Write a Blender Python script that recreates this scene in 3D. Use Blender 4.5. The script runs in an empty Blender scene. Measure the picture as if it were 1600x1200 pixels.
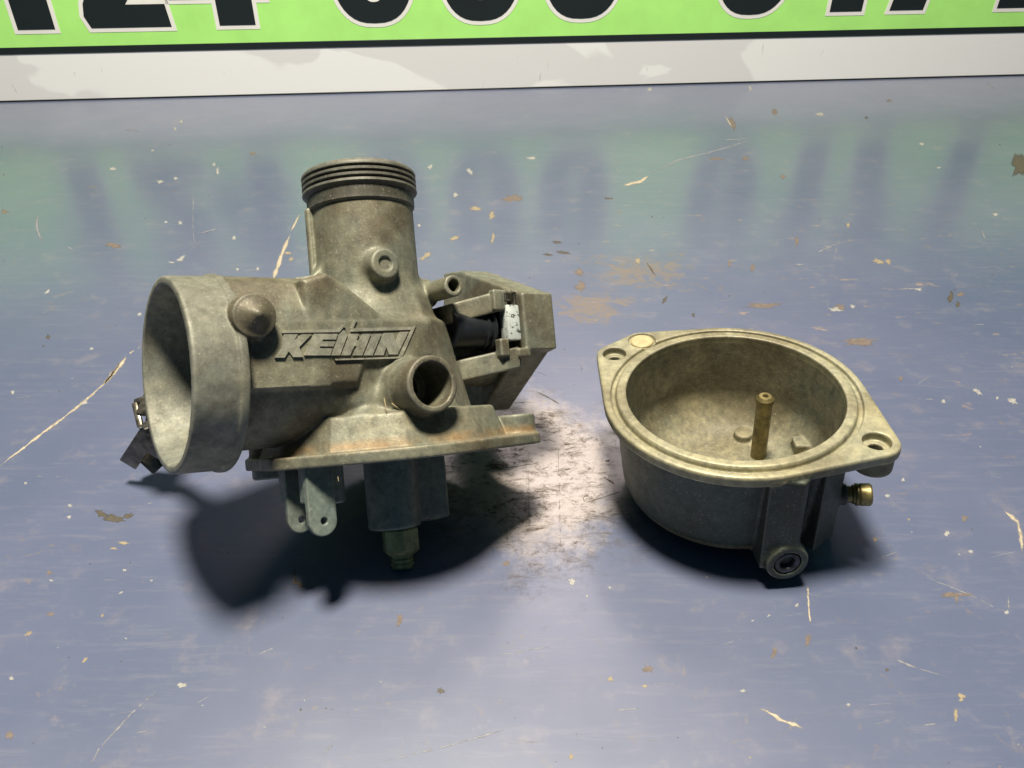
import bpy, bmesh, math, random
import numpy as np
from mathutils import Vector, Matrix
from mathutils.geometry import tessellate_polygon
random.seed(7); rng = np.random.default_rng(7)
scene = bpy.context.scene
S = 0.001                                             # everything below is written in millimetres
# ------------------------------------------------------------------ camera
FPX = 1256.0; PITCH = math.radians(35.0); HC = 215.2
cam_d = bpy.data.cameras.new("camera"); cam = bpy.data.objects.new("camera", cam_d)
scene.collection.objects.link(cam); scene.camera = cam
cam_d.sensor_width = 36.0; cam_d.lens = 36.0*FPX/1600.0
cam_d.clip_start = 0.005; cam_d.clip_end = 50
cam.location = (0, 0, HC*S); cam.rotation_euler = (math.radians(90)-PITCH, 0, 0)
# ------------------------------------------------------------------ world and lamps
world = bpy.data.worlds.new("World"); scene.world = world; world.use_nodes = True
bg = world.node_tree.nodes["Background"]
bg.inputs[0].default_value = (0.20, 0.54, 0.82, 1); bg.inputs[1].default_value = 0.082
def area(name, loc, target, size, power, col, shape='DISK', sy=None):
    d = bpy.data.lights.new(name, 'AREA'); d.shape = shape; d.size = size*S; d.energy = power; d.color = col
    if sy: d.size_y = sy*S
    o = bpy.data.objects.new(name, d); scene.collection.objects.link(o)
    o.location = Vector(loc)*S
    o.rotation_euler = (Vector(target)-Vector(loc)).to_track_quat('-Z', 'Y').to_euler()
    return o
area("bench_lamp", (-58, 240, 1200), (-58, 240, 0), 230, 37.0, (1.0, 0.91, 0.74))
area("ceiling_tube_lamp", (95, 1330, 1080), (20, 250, 0), 620, 4.0, (1.0, 0.84, 0.78), 'RECTANGLE', 520)
scene.view_settings.view_transform = 'Standard'; scene.view_settings.look = 'None'
scene.view_settings.exposure = 0.0; scene.view_settings.gamma = 1.0

# ------------------------------------------------------------------ frames
Rv = np.array([1, 0, 0.]); Uv = np.array([0, math.sin(PITCH), math.cos(PITCH)]); Fv = np.array([0, math.cos(PITCH), -math.sin(PITCH)])
CAM = np.array([0, 0, HC])
def ray(x, y): return Rv*(x-800)/FPX + Uv*(600-y)/FPX + Fv
def onplane(x, y, p0, n):
    r = ray(x, y); return CAM + r*(((p0-CAM) @ n)/(r @ n))
def tab(x, y, h=0.0): return onplane(x, y, np.array([0, 0, h]), np.array([0, 0, 1.]))
def c2w(c): return c[0]*Rv+c[1]*Uv+c[2]*Fv
_x = np.array([1667, 100, 1256.]); _x /= np.linalg.norm(_x)
_z = np.array([-.093, .995, .042]); _z -= _x*(_z @ _x); _z /= np.linalg.norm(_z)
XW = c2w(_x); ZW = c2w(_z); YW = np.cross(ZW, XW)
OW = CAM + ray(597, 580)*286
CB = np.array([1.5, 0, -70.])                         # base of the carburettor in its own frame
def W(s, u, t): return OW + s*XW + u*YW + t*ZW
def inv(x, y, axis, val):
    n = [XW, YW, ZW][axis]; w = onplane(x, y, OW+val*n, n)-OW
    return np.array([w @ XW, w @ YW, w @ ZW])
def w2l(w): d = np.asarray(w)-OW; return np.array([d @ XW, d @ YW, d @ ZW])
def mat_from(o, x, y, z):
    return Matrix(((x[0], y[0], z[0], o[0]*S), (x[1], y[1], z[1], o[1]*S), (x[2], y[2], z[2], o[2]*S), (0, 0, 0, 1)))
ZBW = np.array([-.078, .011, 1]); ZBW /= np.linalg.norm(ZBW); XBW = np.cross([0, 1, 0], ZBW); XBW /= np.linalg.norm(XBW); YBW = np.cross(ZBW, XBW)
RIM = np.array([79.1, 233.7, 48.]); BB = np.array([0, 0, -46.])

# ------------------------------------------------------------------ materials
def new_mat(name):
    m = bpy.data.materials.new(name); m.use_nodes = True
    nt = m.node_tree; return m, nt, nt.nodes["Principled BSDF"]
class NT:
    def __init__(s, nt): s.nt = nt; s.tc = nt.nodes.new('ShaderNodeTexCoord')
    def noise(s, scale, detail=6, rough=.6, dist=0, vec=None):
        n = s.nt.nodes.new('ShaderNodeTexNoise'); n.inputs['Scale'].default_value = scale; n.inputs['Detail'].default_value = detail
        n.inputs['Roughness'].default_value = rough; n.inputs['Distortion'].default_value = dist
        s.nt.links.new(vec or s.tc.outputs['Object'], n.inputs['Vector']); return n.outputs['Fac']
    def ramp(s, fac, stops):
        r = s.nt.nodes.new('ShaderNodeValToRGB'); e = r.color_ramp.elements
        while len(e) < len(stops): e.new(.5)
        for el, (p, c) in zip(e, stops):
            el.position = p; el.color = (c, c, c, 1) if isinstance(c, (int, float)) else (*c, 1)
        s.nt.links.new(fac, r.inputs[0]); return r.outputs[0]
    def mix(s, fac, a, b, mode='MIX'):
        m = s.nt.nodes.new('ShaderNodeMix'); m.data_type = 'RGBA'; m.blend_type = mode
        for sock, v in ((m.inputs[0], fac), (m.inputs[6], a), (m.inputs[7], b)):
            if isinstance(v, (int, float)): sock.default_value = v
            elif isinstance(v, tuple): sock.default_value = (*v, 1)
            else: s.nt.links.new(v, sock)
        return m.outputs[2]
    def math(s, op, a, b=0.0, clamp=False):
        m = s.nt.nodes.new('ShaderNodeMath'); m.operation = op; m.use_clamp = clamp
        for i, v in enumerate((a, b)):
            if isinstance(v, (int, float)): m.inputs[i].default_value = v
            else: s.nt.links.new(v, m.inputs[i])
        return m.outputs[0]
    def blob(s, cx, cy, rx, ry, rot=0.0):             # 1 at centre, 0 at the edge, in mm on the object's own xy
        mp = s.nt.nodes.new('ShaderNodeMapping'); mp.vector_type = 'TEXTURE'
        mp.inputs['Location'].default_value = (cx*S, cy*S, 0); mp.inputs['Rotation'].default_value = (0, 0, rot)
        mp.inputs['Scale'].default_value = (rx*S, ry*S, 1e6)
        s.nt.links.new(s.tc.outputs['Object'], mp.inputs[0])
        g = s.nt.nodes.new('ShaderNodeTexGradient'); g.gradient_type = 'SPHERICAL'; s.nt.links.new(mp.outputs[0], g.inputs[0]); return g.outputs['Fac']
    def scaled(s, x, y, z, rot=0.0):
        mp = s.nt.nodes.new('ShaderNodeMapping'); mp.inputs['Scale'].default_value = (x, y, z); mp.inputs['Rotation'].default_value = (0, 0, rot)
        s.nt.links.new(s.tc.outputs['Object'], mp.inputs[0]); return mp.outputs[0]
    def bump(s, h, strength, dist, bsdf, prev=None):
        b = s.nt.nodes.new('ShaderNodeBump'); b.inputs['Strength'].default_value = strength; b.inputs['Distance'].default_value = dist*S
        s.nt.links.new(h, b.inputs['Height'])
        if prev: s.nt.links.new(prev, b.inputs['Normal'])
        s.nt.links.new(b.outputs[0], bsdf.inputs['Normal']); return b.outputs[0]
def cast_mat(name, grey, dust, brown, metal=.35, rough=.5, bumpd=.25, stain=None):
    m, nt, b = new_mat(name); N = NT(nt)
    n1 = N.noise(38, 9, .72); n2 = N.noise(190, 8, .75); n3 = N.noise(1400, 3, .6); n4 = N.noise(28, 4, .55, .6)
    c = N.mix(N.ramp(n1, [(.36, 0.), (.64, 1.)]), grey, dust)
    c = N.mix(N.math('MULTIPLY', N.ramp(n4, [(.46, 0.), (.62, 1.)]), .80), c, brown)
    c = N.mix(N.math('MULTIPLY', N.ramp(n2, [(.50, 0.), (.72, 1.)]), .45), c, tuple(v*.55 for v in brown))
    c = N.mix(N.math('MULTIPLY', N.ramp(n3, [(.60, 0.), (.70, 1.)]), .35), c, (.46, .44, .36))
    if stain:
        for (f, colr) in stain(N): c = N.mix(f, c, colr)
    geo = nt.nodes.new('ShaderNodeNewGeometry')      # rubbed, brighter metal along exposed corners
    wearf = N.math('MULTIPLY', N.ramp(geo.outputs['Pointiness'], [(.515, 0.), (.60, 1.)]), N.math('MULTIPLY', N.ramp(n2, [(.35, .2), (.6, 1.)]), .55))
    c = N.mix(wearf, c, (.42, .42, .36))
    blot = N.ramp(N.noise(300, 8, .75, 0.0), [(.36, .68), (.62, 1.12)])
    c = N.mix(1.0, c, blot, 'MULTIPLY')
    nt.links.new(c, b.inputs['Base Color'])
    b.inputs['Metallic'].default_value = metal
    nt.links.new(N.ramp(n2, [(.3, rough-.10), (.7, rough+.14)]), b.inputs['Roughness'])
    p = N.bump(n3, .55, bumpd*.45, b); N.bump(N.noise(420, 4, .7), .3, bumpd, b, p)
    return m
GREY = (.132, .148, .122); DUST = (.222, .212, .146); BROWN = (.088, .072, .044)
def carb_stain(N):                                     # rusty silt gathered on the ledge above the flange
    sep = N.nt.nodes.new('ShaderNodeSeparateXYZ'); N.nt.links.new(N.tc.outputs['Object'], sep.inputs[0])
    z = N.math('SUBTRACT', 1.0, N.math('MULTIPLY', N.math('ABSOLUTE', N.math('SUBTRACT', sep.outputs[2], (-25.2-CB[2])*S)), 1/(2.6*S)), True)
    n = N.ramp(N.noise(70, 5, .7), [(.35, 0.), (.6, 1.)])
    f = N.math('MULTIPLY', N.math('MULTIPLY', z, n), .85)
    return [(f, (.30, .19, .085))]
M_CAST = cast_mat("weathered_cast_alloy", GREY, DUST, BROWN, metal=.2, rough=.54, stain=carb_stain)
M_BELL = cast_mat("machined_alloy_bell", (.19, .205, .185), (.26, .25, .18), (.13, .13, .10), metal=.25, rough=.58, bumpd=.12)
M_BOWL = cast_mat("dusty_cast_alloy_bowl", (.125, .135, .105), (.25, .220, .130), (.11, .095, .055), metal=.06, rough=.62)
M_DARKCAST = cast_mat("shade_tinted_alloy", (.15, .20, .19), (.19, .22, .18), (.12, .11, .08), metal=.2)  # underside pieces: the teal of their shade is put into the colour
M_BOWLOUT = cast_mat("shade_toned_bowl_outside", (.036, .066, .058), (.056, .074, .058), (.036, .040, .028), metal=.1, rough=.5)  # outer wall and tower: their shade is painted into this darker colour
M_RIM = cast_mat("worn_machined_rim", (.27, .27, .195), (.37, .335, .20), (.14, .12, .07), metal=.2, rough=.48, bumpd=.12)
def simple(name, col, rough=.5, metal=0., var=.3, scale=300, bumpd=.1, spot=None, coat=0):
    m, nt, b = new_mat(name); N = NT(nt)
    n = N.noise(scale, 5, .65)
    c = N.mix(N.ramp(n, [(.35, 0.), (.65, 1.)]), tuple(v*(1-var) for v in col), tuple(min(1, v*(1+var)) for v in col))
    if spot: c = N.mix(N.ramp(N.noise(scale*2.2, 3, .6), [(.56, 0.), (.62, 1.)]), c, spot)
    nt.links.new(c, b.inputs['Base Color']); b.inputs['Metallic'].default_value = metal; b.inputs['Roughness'].default_value = rough
    b.inputs['Coat Weight'].default_value = coat
    N.bump(n, .4, bumpd, b); return m
M_BRASS = simple("tarnished_brass", (.20, .165, .07), .42, .6, .45, 260)
M_BRASSD = simple("dull_olive_brass", (.26, .28, .15), .5, .4, .35, 260)
M_ZINC = simple("white_zinc_nut", (.66, .72, .70), .35, .35, .12, 300, .1, spot=(.10, .11, .10))
M_BLACK = simple("black_rubber", (.012, .014, .018), .42, 0, .3)
M_STEEL = simple("dirty_dark_steel", (.13, .12, .10), .38, .85, .6, 220, .2)
M_SCREW = simple("oily_screw_steel", (.07, .075, .08), .35, .8, .5, 350)
M_FIBRE = simple("dry_grass", (.26, .21, .12), .8)

def table_mat():
    m, nt, b = new_mat("scuffed_navy_enamel"); N = NT(nt)
    n1 = N.noise(9, 5, .55); n2 = N.noise(60, 6, .7); n3 = N.noise(1200, 2, .5)
    c = N.mix(N.ramp(n1, [(.3, 0.), (.7, 1.)]), (.078, .100, .176), (.102, .118, .196))
    sv = N.scaled(28, 260, 1, .12); hair = N.noise(1, 8, .8, .3, sv)
    c = N.mix(N.math('MULTIPLY', N.ramp(hair, [(.52, 0.), (.74, 1.)]), .26), c, (.27, .25, .27))
    c = N.mix(N.math('MULTIPLY', N.ramp(n2, [(.56, 0.), (.72, 1.)]), .35), c, (.23, .20, .21))
    # the patch between the parts: lamp glare painted pale into the enamel, plus soiling
    p1 = tab(850, 735); p2 = tab(865, 640)
    wob = N.math('MULTIPLY', N.math('SUBTRACT', N.noise(50, 5, .7), .5), 1.1)
    glare = N.math('ADD', N.blob(p1[0]-3, p1[1]+2, 50, 66), wob)
    glare_f = N.math('MULTIPLY', N.ramp(glare, [(.16, 0.), (.52, 1.)]), .88)
    c = N.mix(glare_f, c, (.34, .30, .29))
    soil = N.noise(1, 9, .8, .45, N.scaled(90, 190, 1, -.2)); soil2 = N.noise(260, 7, .85, .2)
    gate = N.ramp(N.math('ADD', N.blob(p1[0]-4, p1[1]-4, 62, 76), wob), [(.10, 0.), (.55, 1.)])
    sm = N.math('MAXIMUM', N.ramp(soil, [(.49, 0.), (.60, 1.)]), N.ramp(soil2, [(.50, 0.), (.62, 1.)]))
    cl = N.ramp(N.noise(42, 5, .65, .3), [(.40, .18), (.52, 1.)])     # the soiling sits in clusters
    sf = N.math('MULTIPLY', N.math('MULTIPLY', N.math('MULTIPLY', sm, gate), cl), .95)
    c = N.mix(sf, c, (.045, .032, .024))
    # tan glue-like stain behind the bowl
    p3 = tab(925, 480); p4 = tab(1005, 425)
    st = N.math('MAXIMUM', N.blob(p3[0], p3[1], 30, 26, .3), N.math('MULTIPLY', N.blob(p4[0], p4[1], 50, 40), .75))
    tf = N.math('MULTIPLY', N.ramp(N.math('ADD', st, N.math('MULTIPLY', N.math('SUBTRACT', N.noise(95, 8, .82, 1.0), .5), 3.6)), [(.34, 0.), (.66, 1.)]), N.math('MULTIPLY', N.ramp(N.noise(420, 6, .8), [(.40, .3), (.58, 1.)]), .80))
    c = N.mix(tf, c, (.175, .125, .068))
    # loose brown specks over the right half
    pr = tab(1270, 440)
    gr = N.ramp(N.blob(pr[0], pr[1], 260, 170), [(.0, 0.), (.5, 1.)])
    rf = N.math('MULTIPLY', N.math('MULTIPLY', N.ramp(N.noise(1, 5, .7, .4, N.scaled(55, 130, 1)), [(.62, 0.), (.70, 1.)]), gr), .6)
    c = N.mix(rf, c, (.34, .24, .15))
    nt.links.new(c, b.inputs['Base Color'])
    r = N.ramp(N.noise(30, 5, .6), [(.3, .36), (.7, .44)])
    rr = N.mix(sf, r, (.7, .7, .7)); rr = N.mix(tf, rr, (.6, .6, .6))
    nt.links.new(rr, b.inputs['Roughness'])
    nt.links.new(N.math('SUBTRACT', .9, N.math('MULTIPLY', sf, .75)), b.inputs['Specular IOR Level'])
    b.inputs['Coat Weight'].default_value = .65; b.inputs['Coat Roughness'].default_value = .19; b.inputs['Coat IOR'].default_value = 1.5
    nt.links.new(N.math('SUBTRACT', .65, N.math('MULTIPLY', N.math('MAXIMUM', sf, tf), .6)), b.inputs['Coat Weight'])
    p = N.bump(hair, .12, .12, b); N.bump(n3, .10, .05, b, p)
    return m
M_TABLE = table_mat()
def paint(name, col, rough=.25, var=.05):
    return simple(name, col, rough, 0, var, 25, 0.0)
M_GREEN = paint("green_print", (.42, .86, .22)); M_PBLACK = paint("black_print", (.012, .018, .018)); M_WHITE = paint("white_print", (.80, .80, .78))
def strip_mat():
    m, nt, b = new_mat("white_panel_with_grey_patches"); N = NT(nt)
    n = N.noise(1, 3, .5, 1.2, N.scaled(5, 3, 10)); n2 = N.noise(1, 2, .5, 0., N.scaled(3.2, 3, 5))
    c = N.mix(N.ramp(N.math('ADD', N.math('MULTIPLY', n, .4), N.math('MULTIPLY', n2, .6)), [(.478, 0.), (.486, 1.)]), (.72, .73, .75), (.83, .85, .87))  # two close whites in sharp-edged noise patches
    c = N.mix(N.ramp(N.noise(1, 5, .7, 0, N.scaled(200, 30, 25)), [(.66, 0.), (.72, 1.)]), c, (.50, .49, .46))
    nt.links.new(c, b.inputs['Base Color']); b.inputs['Roughness'].default_value = .2; return m
M_STRIP = strip_mat()
def fleck(name, col, cover=1.0):                       # a film of paint or dirt that thins out towards its rim
    m = simple(name, col, .6, 0, .2, 500, 0); nt = m.node_tree; N = NT(nt); b = nt.nodes["Principled BSDF"]
    at = nt.nodes.new('ShaderNodeAttribute'); at.attribute_name = 'fade'
    f = N.math('ADD', at.outputs['Fac'], N.math('MULTIPLY', N.math('SUBTRACT', N.noise(900, 4, .7), .5), 1.3))
    nt.links.new(N.math('MULTIPLY', N.ramp(f, [(.22, 0.), (.70, 1.)]), cover), b.inputs['Alpha']); return m
M_FLW = fleck("white_paint_fleck", (.31, .31, .30), .85); M_FLY = fleck("cream_paint_fleck", (.30, .25, .165), .8); M_FLO = fleck("tan_paint_fleck", (.19, .15, .12), .7)
M_FLD = fleck("dark_fleck", (.07, .06, .045)); M_SCR = fleck("pale_scratch", (.19, .195, .22)); M_SCRW = fleck("bright_scratch", (.38, .33, .25))

# ------------------------------------------------------------------ mesh helpers
def link(o, parent=None):
    scene.collection.objects.link(o)
    if parent: o.parent = parent
    return o
def tag(o, label=None, cat=None, group=None, kind=None):
    if label: o['label'] = label
    if cat: o['category'] = cat
    if group: o['group'] = group
    if kind: o['kind'] = kind
    return o
def mesh_obj(name, verts, faces, mat, parent=None, smooth=False, off=None, sharp=None):
    me = bpy.data.meshes.new(name)
    v = np.asarray(verts, float)
    if off is not None: v = v-off
    me.from_pydata((v*S).tolist(), [], faces); me.materials.append(mat)
    bm = bmesh.new(); bm.from_mesh(me); bmesh.ops.remove_doubles(bm, verts=bm.verts, dist=1e-7); bmesh.ops.recalc_face_normals(bm, faces=bm.faces)
    for f in bm.faces: f.smooth = smooth
    if smooth and sharp:
        for e in bm.edges:
            if len(e.link_faces) == 2 and e.calc_face_angle(0) > math.radians(sharp): e.smooth = False
    bm.to_mesh(me); bm.free()
    return link(bpy.data.objects.new(name, me), parent)
def lathe_vf(profile, c, ax, ref, n=72):
    """profile: list of (r, h) along axis; returns closed surface verts/faces"""
    ax = np.asarray(ax, float); ax /= np.linalg.norm(ax); e1 = np.cross(ax, ref); e1 /= np.linalg.norm(e1); e2 = np.cross(ax, e1)
    V = []; F = []; P = list(profile); m = len(P)
    for k in range(n):
        a = 2*math.pi*k/n; d = e1*math.cos(a)+e2*math.sin(a)
        for (r, h) in P: V.append(np.asarray(c)+ax*h+d*max(r, 1e-4))
    for k in range(n):
        k2 = (k+1) % n
        for i in range(m-1): F.append((k*m+i, k2*m+i, k2*m+i+1, k*m+i+1))
    return V, F
def bevel_box(c, h, ax=None, bev=.5, seg=2):
    bm = bmesh.new(); bmesh.ops.create_cube(bm, size=1)
    for v in bm.verts: v.co = Vector((v.co.x*2*h[0], v.co.y*2*h[1], v.co.z*2*h[2]))
    if bev: bmesh.ops.bevel(bm, geom=list(bm.edges), offset=bev, segments=seg, affect='EDGES', profile=.5)
    A = np.eye(3) if ax is None else np.array(ax).T
    bm.verts.index_update()
    V = [np.asarray(c)+A @ np.array(v.co) for v in bm.verts]; F = [tuple(v.index for v in f.verts) for f in bm.faces]; bm.free(); return V, F
def prism_vf(poly, place, h0, h1):
    """poly 2D list, place(x, y, h) -> 3D"""
    n = len(poly); V = [place(x, y, h0) for x, y in poly]+[place(x, y, h1) for x, y in poly]
    tris = tessellate_polygon([[Vector((x, y, 0)) for x, y in poly]])
    F = [tuple(t) for t in tris]+[tuple(i+n for i in t) for t in tris]
    F += [(i, (i+1) % n, (i+1) % n+n, i+n) for i in range(n)]
    return V, F
def join(parts):
    V = []; F = []
    for v, f in parts:
        o = len(V); V += list(v); F += [tuple(i+o for i in q) for q in f]
    return V, F
def circ2(cx, cy, r, n=20, a0=0, a1=360):
    return [(cx+r*math.cos(math.radians(a0+(a1-a0)*k/n)), cy+r*math.sin(math.radians(a0+(a1-a0)*k/n))) for k in range(n+(0 if a1-a0 >= 360 else 1))]
def hull(pts):
    pts = sorted(set(pts))
    def half(p):
        o = []
        for q in p:
            while len(o) >= 2 and (o[-1][0]-o[-2][0])*(q[1]-o[-2][1])-(o[-1][1]-o[-2][1])*(q[0]-o[-2][0]) <= 0: o.pop()
            o.append(q)
        return o[:-1]
    return half(pts)+half(pts[::-1])

# ------------------------------------------------------------------ signed-distance castings, meshed with surface nets
def sd_poly(P, x, y):
    P = np.asarray(P, np.float32); d = np.full(np.broadcast(x, y).shape, 1e9, np.float32); sgn = np.ones(d.shape, bool)
    for i in range(len(P)):
        a = P[i]; b = P[i-1]; ex, ey = b-a; wx = x-a[0]; wy = y-a[1]
        t = np.clip((wx*ex+wy*ey)/(ex*ex+ey*ey+1e-12), 0, 1)
        d = np.minimum(d, (wx-ex*t)**2+(wy-ey*t)**2)
        c1 = y >= a[1]; c2 = y < b[1]; c3 = ex*wy > ey*wx
        flip = (c1 & c2 & c3) | (~c1 & ~c2 & ~c3); sgn ^= flip
    return np.sqrt(d)*np.where(sgn, 1, -1)
class Field:
    def __init__(s, lo, hi, h):
        s.lo = np.array(lo, float); s.h = h; s.n = np.ceil((np.array(hi)-s.lo)/h).astype(int)+1
        s.d = np.full(s.n, 6.0, np.float32); s.p = np.zeros(s.n, np.int8)
        s.ax = [(s.lo[i]+h*np.arange(s.n[i])).astype(np.float32) for i in range(3)]
    def op(s, fn, lo, hi, k=0.0, part=1, sub=False, m=3.0):
        mm = m+k; sl = []
        for i in range(3):
            a = int(np.clip(math.floor((lo[i]-mm-s.lo[i])/s.h), 0, s.n[i])); b = int(np.clip(math.ceil((hi[i]+mm-s.lo[i])/s.h)+1, 0, s.n[i]))
            if b <= a: return
            sl.append(slice(a, b))
        X = s.ax[0][sl[0]][:, None, None]; Y = s.ax[1][sl[1]][None, :, None]; Z = s.ax[2][sl[2]][None, None, :]
        sl = tuple(sl); a = s.d[sl]; b = np.broadcast_to(fn(X, Y, Z), a.shape).astype(np.float32)
        if sub: b = -b
        if k > 0:
            hh = np.maximum(k-np.abs(a-b), 0)/k; q = hh*hh*k*.25
        else: q = 0
        if sub: s.d[sl] = np.maximum(a, b)+q; return
        s.p[sl] = np.where(b < a, part, s.p[sl]); s.d[sl] = np.minimum(a, b)-q
    # primitives -------------------------------------------------
    def cyl(s, p0, p1, r0, r1=None, k=0.0, part=1, sub=False, rnd=0.0):
        r1 = r0 if r1 is None else r1
        p0 = np.array(p0, float); p1 = np.array(p1, float); L = np.linalg.norm(p1-p0); a = (p1-p0)/L; R = max(r0, r1)
        def fn(X, Y, Z):
            x = X-p0[0]; y = Y-p0[1]; z = Z-p0[2]; h = x*a[0]+y*a[1]+z*a[2]
            rho = np.sqrt(np.maximum(x*x+y*y+z*z-h*h, 0))
            rr = r0+(r1-r0)*np.clip(h/L, 0, 1); sl = math.cos(math.atan2(abs(r1-r0), L))
            dx = (rho-rr)*sl+rnd; dy = np.abs(h-L/2)-L/2+rnd
            return np.minimum(np.maximum(dx, dy), 0)+np.sqrt(np.maximum(dx, 0)**2+np.maximum(dy, 0)**2)-rnd
        e = R*np.sqrt(np.maximum(1-a*a, 0))
        s.op(fn, np.minimum(p0, p1)-e, np.maximum(p0, p1)+e, k, part, sub)
    def box(s, lo, hi, rnd=1.0, k=0.0, part=1, sub=False, shear=None):
        c = (np.array(lo, float)+hi)/2; e = (np.array(hi, float)-lo)/2
        def fn(X, Y, Z):
            x, y, z = X-c[0], Y-c[1], Z-c[2]
            qx = np.abs(x)-e[0]+rnd; qy = np.abs(y)-e[1]+rnd; qz = np.abs(z)-e[2]+rnd
            return np.minimum(np.maximum(qx, np.maximum(qy, qz)), 0)+np.sqrt(np.maximum(qx, 0)**2+np.maximum(qy, 0)**2+np.maximum(qz, 0)**2)-rnd
        s.op(fn, lo, hi, k, part, sub)
    def prism(s, poly, axis, h0, h1, rnd=.5, k=0.0, part=1, sub=False, taper=0.0, shear=(0, 0, 0)):
        """polygon over the two other axes (in order), extruded along axis from h0 to h1; taper shrinks per mm from h0;
        shear=(d_first, d_second, d_axis_per_first): offsets"""
        P = np.array(poly, float); oth = [i for i in range(3) if i != axis]
        ext = max(abs(shear[0]), abs(shear[1]))*(h1-h0)
        lo = np.zeros(3); hi = np.zeros(3)
        for j, o in enumerate(oth): lo[o] = P[:, j].min()-ext; hi[o] = P[:, j].max()+ext
        ex2 = abs(shear[2])*(P[:, 0].max()-P[:, 0].min()); lo[axis] = h0-ex2; hi[axis] = h1+ex2; f0 = P[:, 0].mean()
        def fn(X, Y, Z):
            A = (X, Y, Z); h = A[axis]-shear[2]*(A[oth[0]]-f0)
            a = A[oth[0]]; b = A[oth[1]]
            if shear[0]: a = a-shear[0]*(A[axis]-h0)
            if shear[1]: b = b-shear[1]*(A[axis]-h0)
            q = sd_poly(P, a, b)+rnd+taper*np.clip(h-h0, 0, h1-h0)
            w = np.abs(h-(h0+h1)/2)-(h1-h0)/2+rnd
            return np.minimum(np.maximum(q, w), 0)+np.sqrt(np.maximum(q, 0)**2+np.maximum(w, 0)**2)-rnd
        s.op(fn, lo, hi, k, part, sub)
    def revolve(s, poly, c, k=0.0, part=1, sub=False, rnd=0.0):
        P = np.array(poly, float); R = P[:, 0].max()
        def fn(X, Y, Z):
            rho = np.sqrt((X-c[0])**2+(Y-c[1])**2); return sd_poly(P, rho+0*Z, Z+0*rho)-rnd
        s.op(fn, (c[0]-R-rnd, c[1]-R-rnd, P[:, 1].min()-rnd), (c[0]+R+rnd, c[1]+R+rnd, P[:, 1].max()+rnd), k, part, sub)
    # meshing ----------------------------------------------------
    def mesh(s):
        d = s.d; h = s.h; neg = d < 0
        cnt = np.zeros(s.n-1, np.int8); off = [(i, j, k) for i in (0, 1) for j in (0, 1) for k in (0, 1)]
        nx, ny, nz = s.n
        for (i, j, k) in off: cnt += neg[i:nx-1+i, j:ny-1+j, k:nz-1+k]
        act = (cnt > 0) & (cnt < 8); idx = np.argwhere(act); vid = np.full(act.shape, -1, np.int32); vid[act] = np.arange(len(idx))
        D = np.stack([d[idx[:, 0]+i, idx[:, 1]+j, idx[:, 2]+k] for (i, j, k) in off], 1)
        acc = np.zeros((len(idx), 3)); c = np.zeros(len(idx)); offa = np.array(off, float)
        for a in range(8):
            for b in range(a+1, 8):
                if abs(offa[a]-offa[b]).sum() != 1: continue
                m = (D[:, a] < 0) != (D[:, b] < 0); t = np.where(m, D[:, a]/np.where(m, D[:, a]-D[:, b], 1), 0)
                acc += m[:, None]*(offa[a]+(offa[b]-offa[a])*t[:, None]); c += m
        V = s.lo+(idx+acc/c[:, None])*h
        # normals from the field
        G = np.zeros((len(idx), 3)); fr = acc/c[:, None]
        for ax in range(3):
            g = 0
            for q, (i, j, k) in enumerate(off):
                w = np.prod([fr[:, e] if o else 1-fr[:, e] for e, o in enumerate((i, j, k))], axis=0)
                ii = [np.clip(idx[:, 0]+i, 1, nx-2), np.clip(idx[:, 1]+j, 1, ny-2), np.clip(idx[:, 2]+k, 1, nz-2)]
                hi = list(ii); lo_ = list(ii); hi[ax] = ii[ax]+1; lo_[ax] = ii[ax]-1
                g = g+w*(d[tuple(hi)]-d[tuple(lo_)])
            G[:, ax] = g
        G /= np.linalg.norm(G, axis=1)[:, None]+1e-9
        part = s.p[idx[:, 0], idx[:, 1], idx[:, 2]]
        for (i, j, k) in off[1:]:
            part = np.maximum(part, s.p[idx[:, 0]+i, idx[:, 1]+j, idx[:, 2]+k]*(part == 0))
        Q = []
        for ax in range(3):
            sl0 = [slice(1, n-1) for n in s.n]; sl1 = list(sl0); sl0[ax] = slice(0, s.n[ax]-1); sl1[ax] = slice(1, s.n[ax])
            a = neg[tuple(sl0)]; b = neg[tuple(sl1)]; e = np.argwhere(a != b); ins = a[tuple(e.T)]
            base = e+1; base[:, ax] -= 1
            o1, o2 = [(1, 2), (2, 0), (0, 1)][ax]
            def at(p, q):
                w = base.copy(); w[:, o1] -= p; w[:, o2] -= q; return vid[tuple(w.T)]
            q4 = np.stack([at(1, 1), at(0, 1), at(0, 0), at(1, 0)], 1); q4[~ins] = q4[~ins][:, ::-1]; Q.append(q4)
        Q = np.concatenate(Q); Q = Q[(Q >= 0).all(1)]
        return V, G, part, Q
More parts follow.
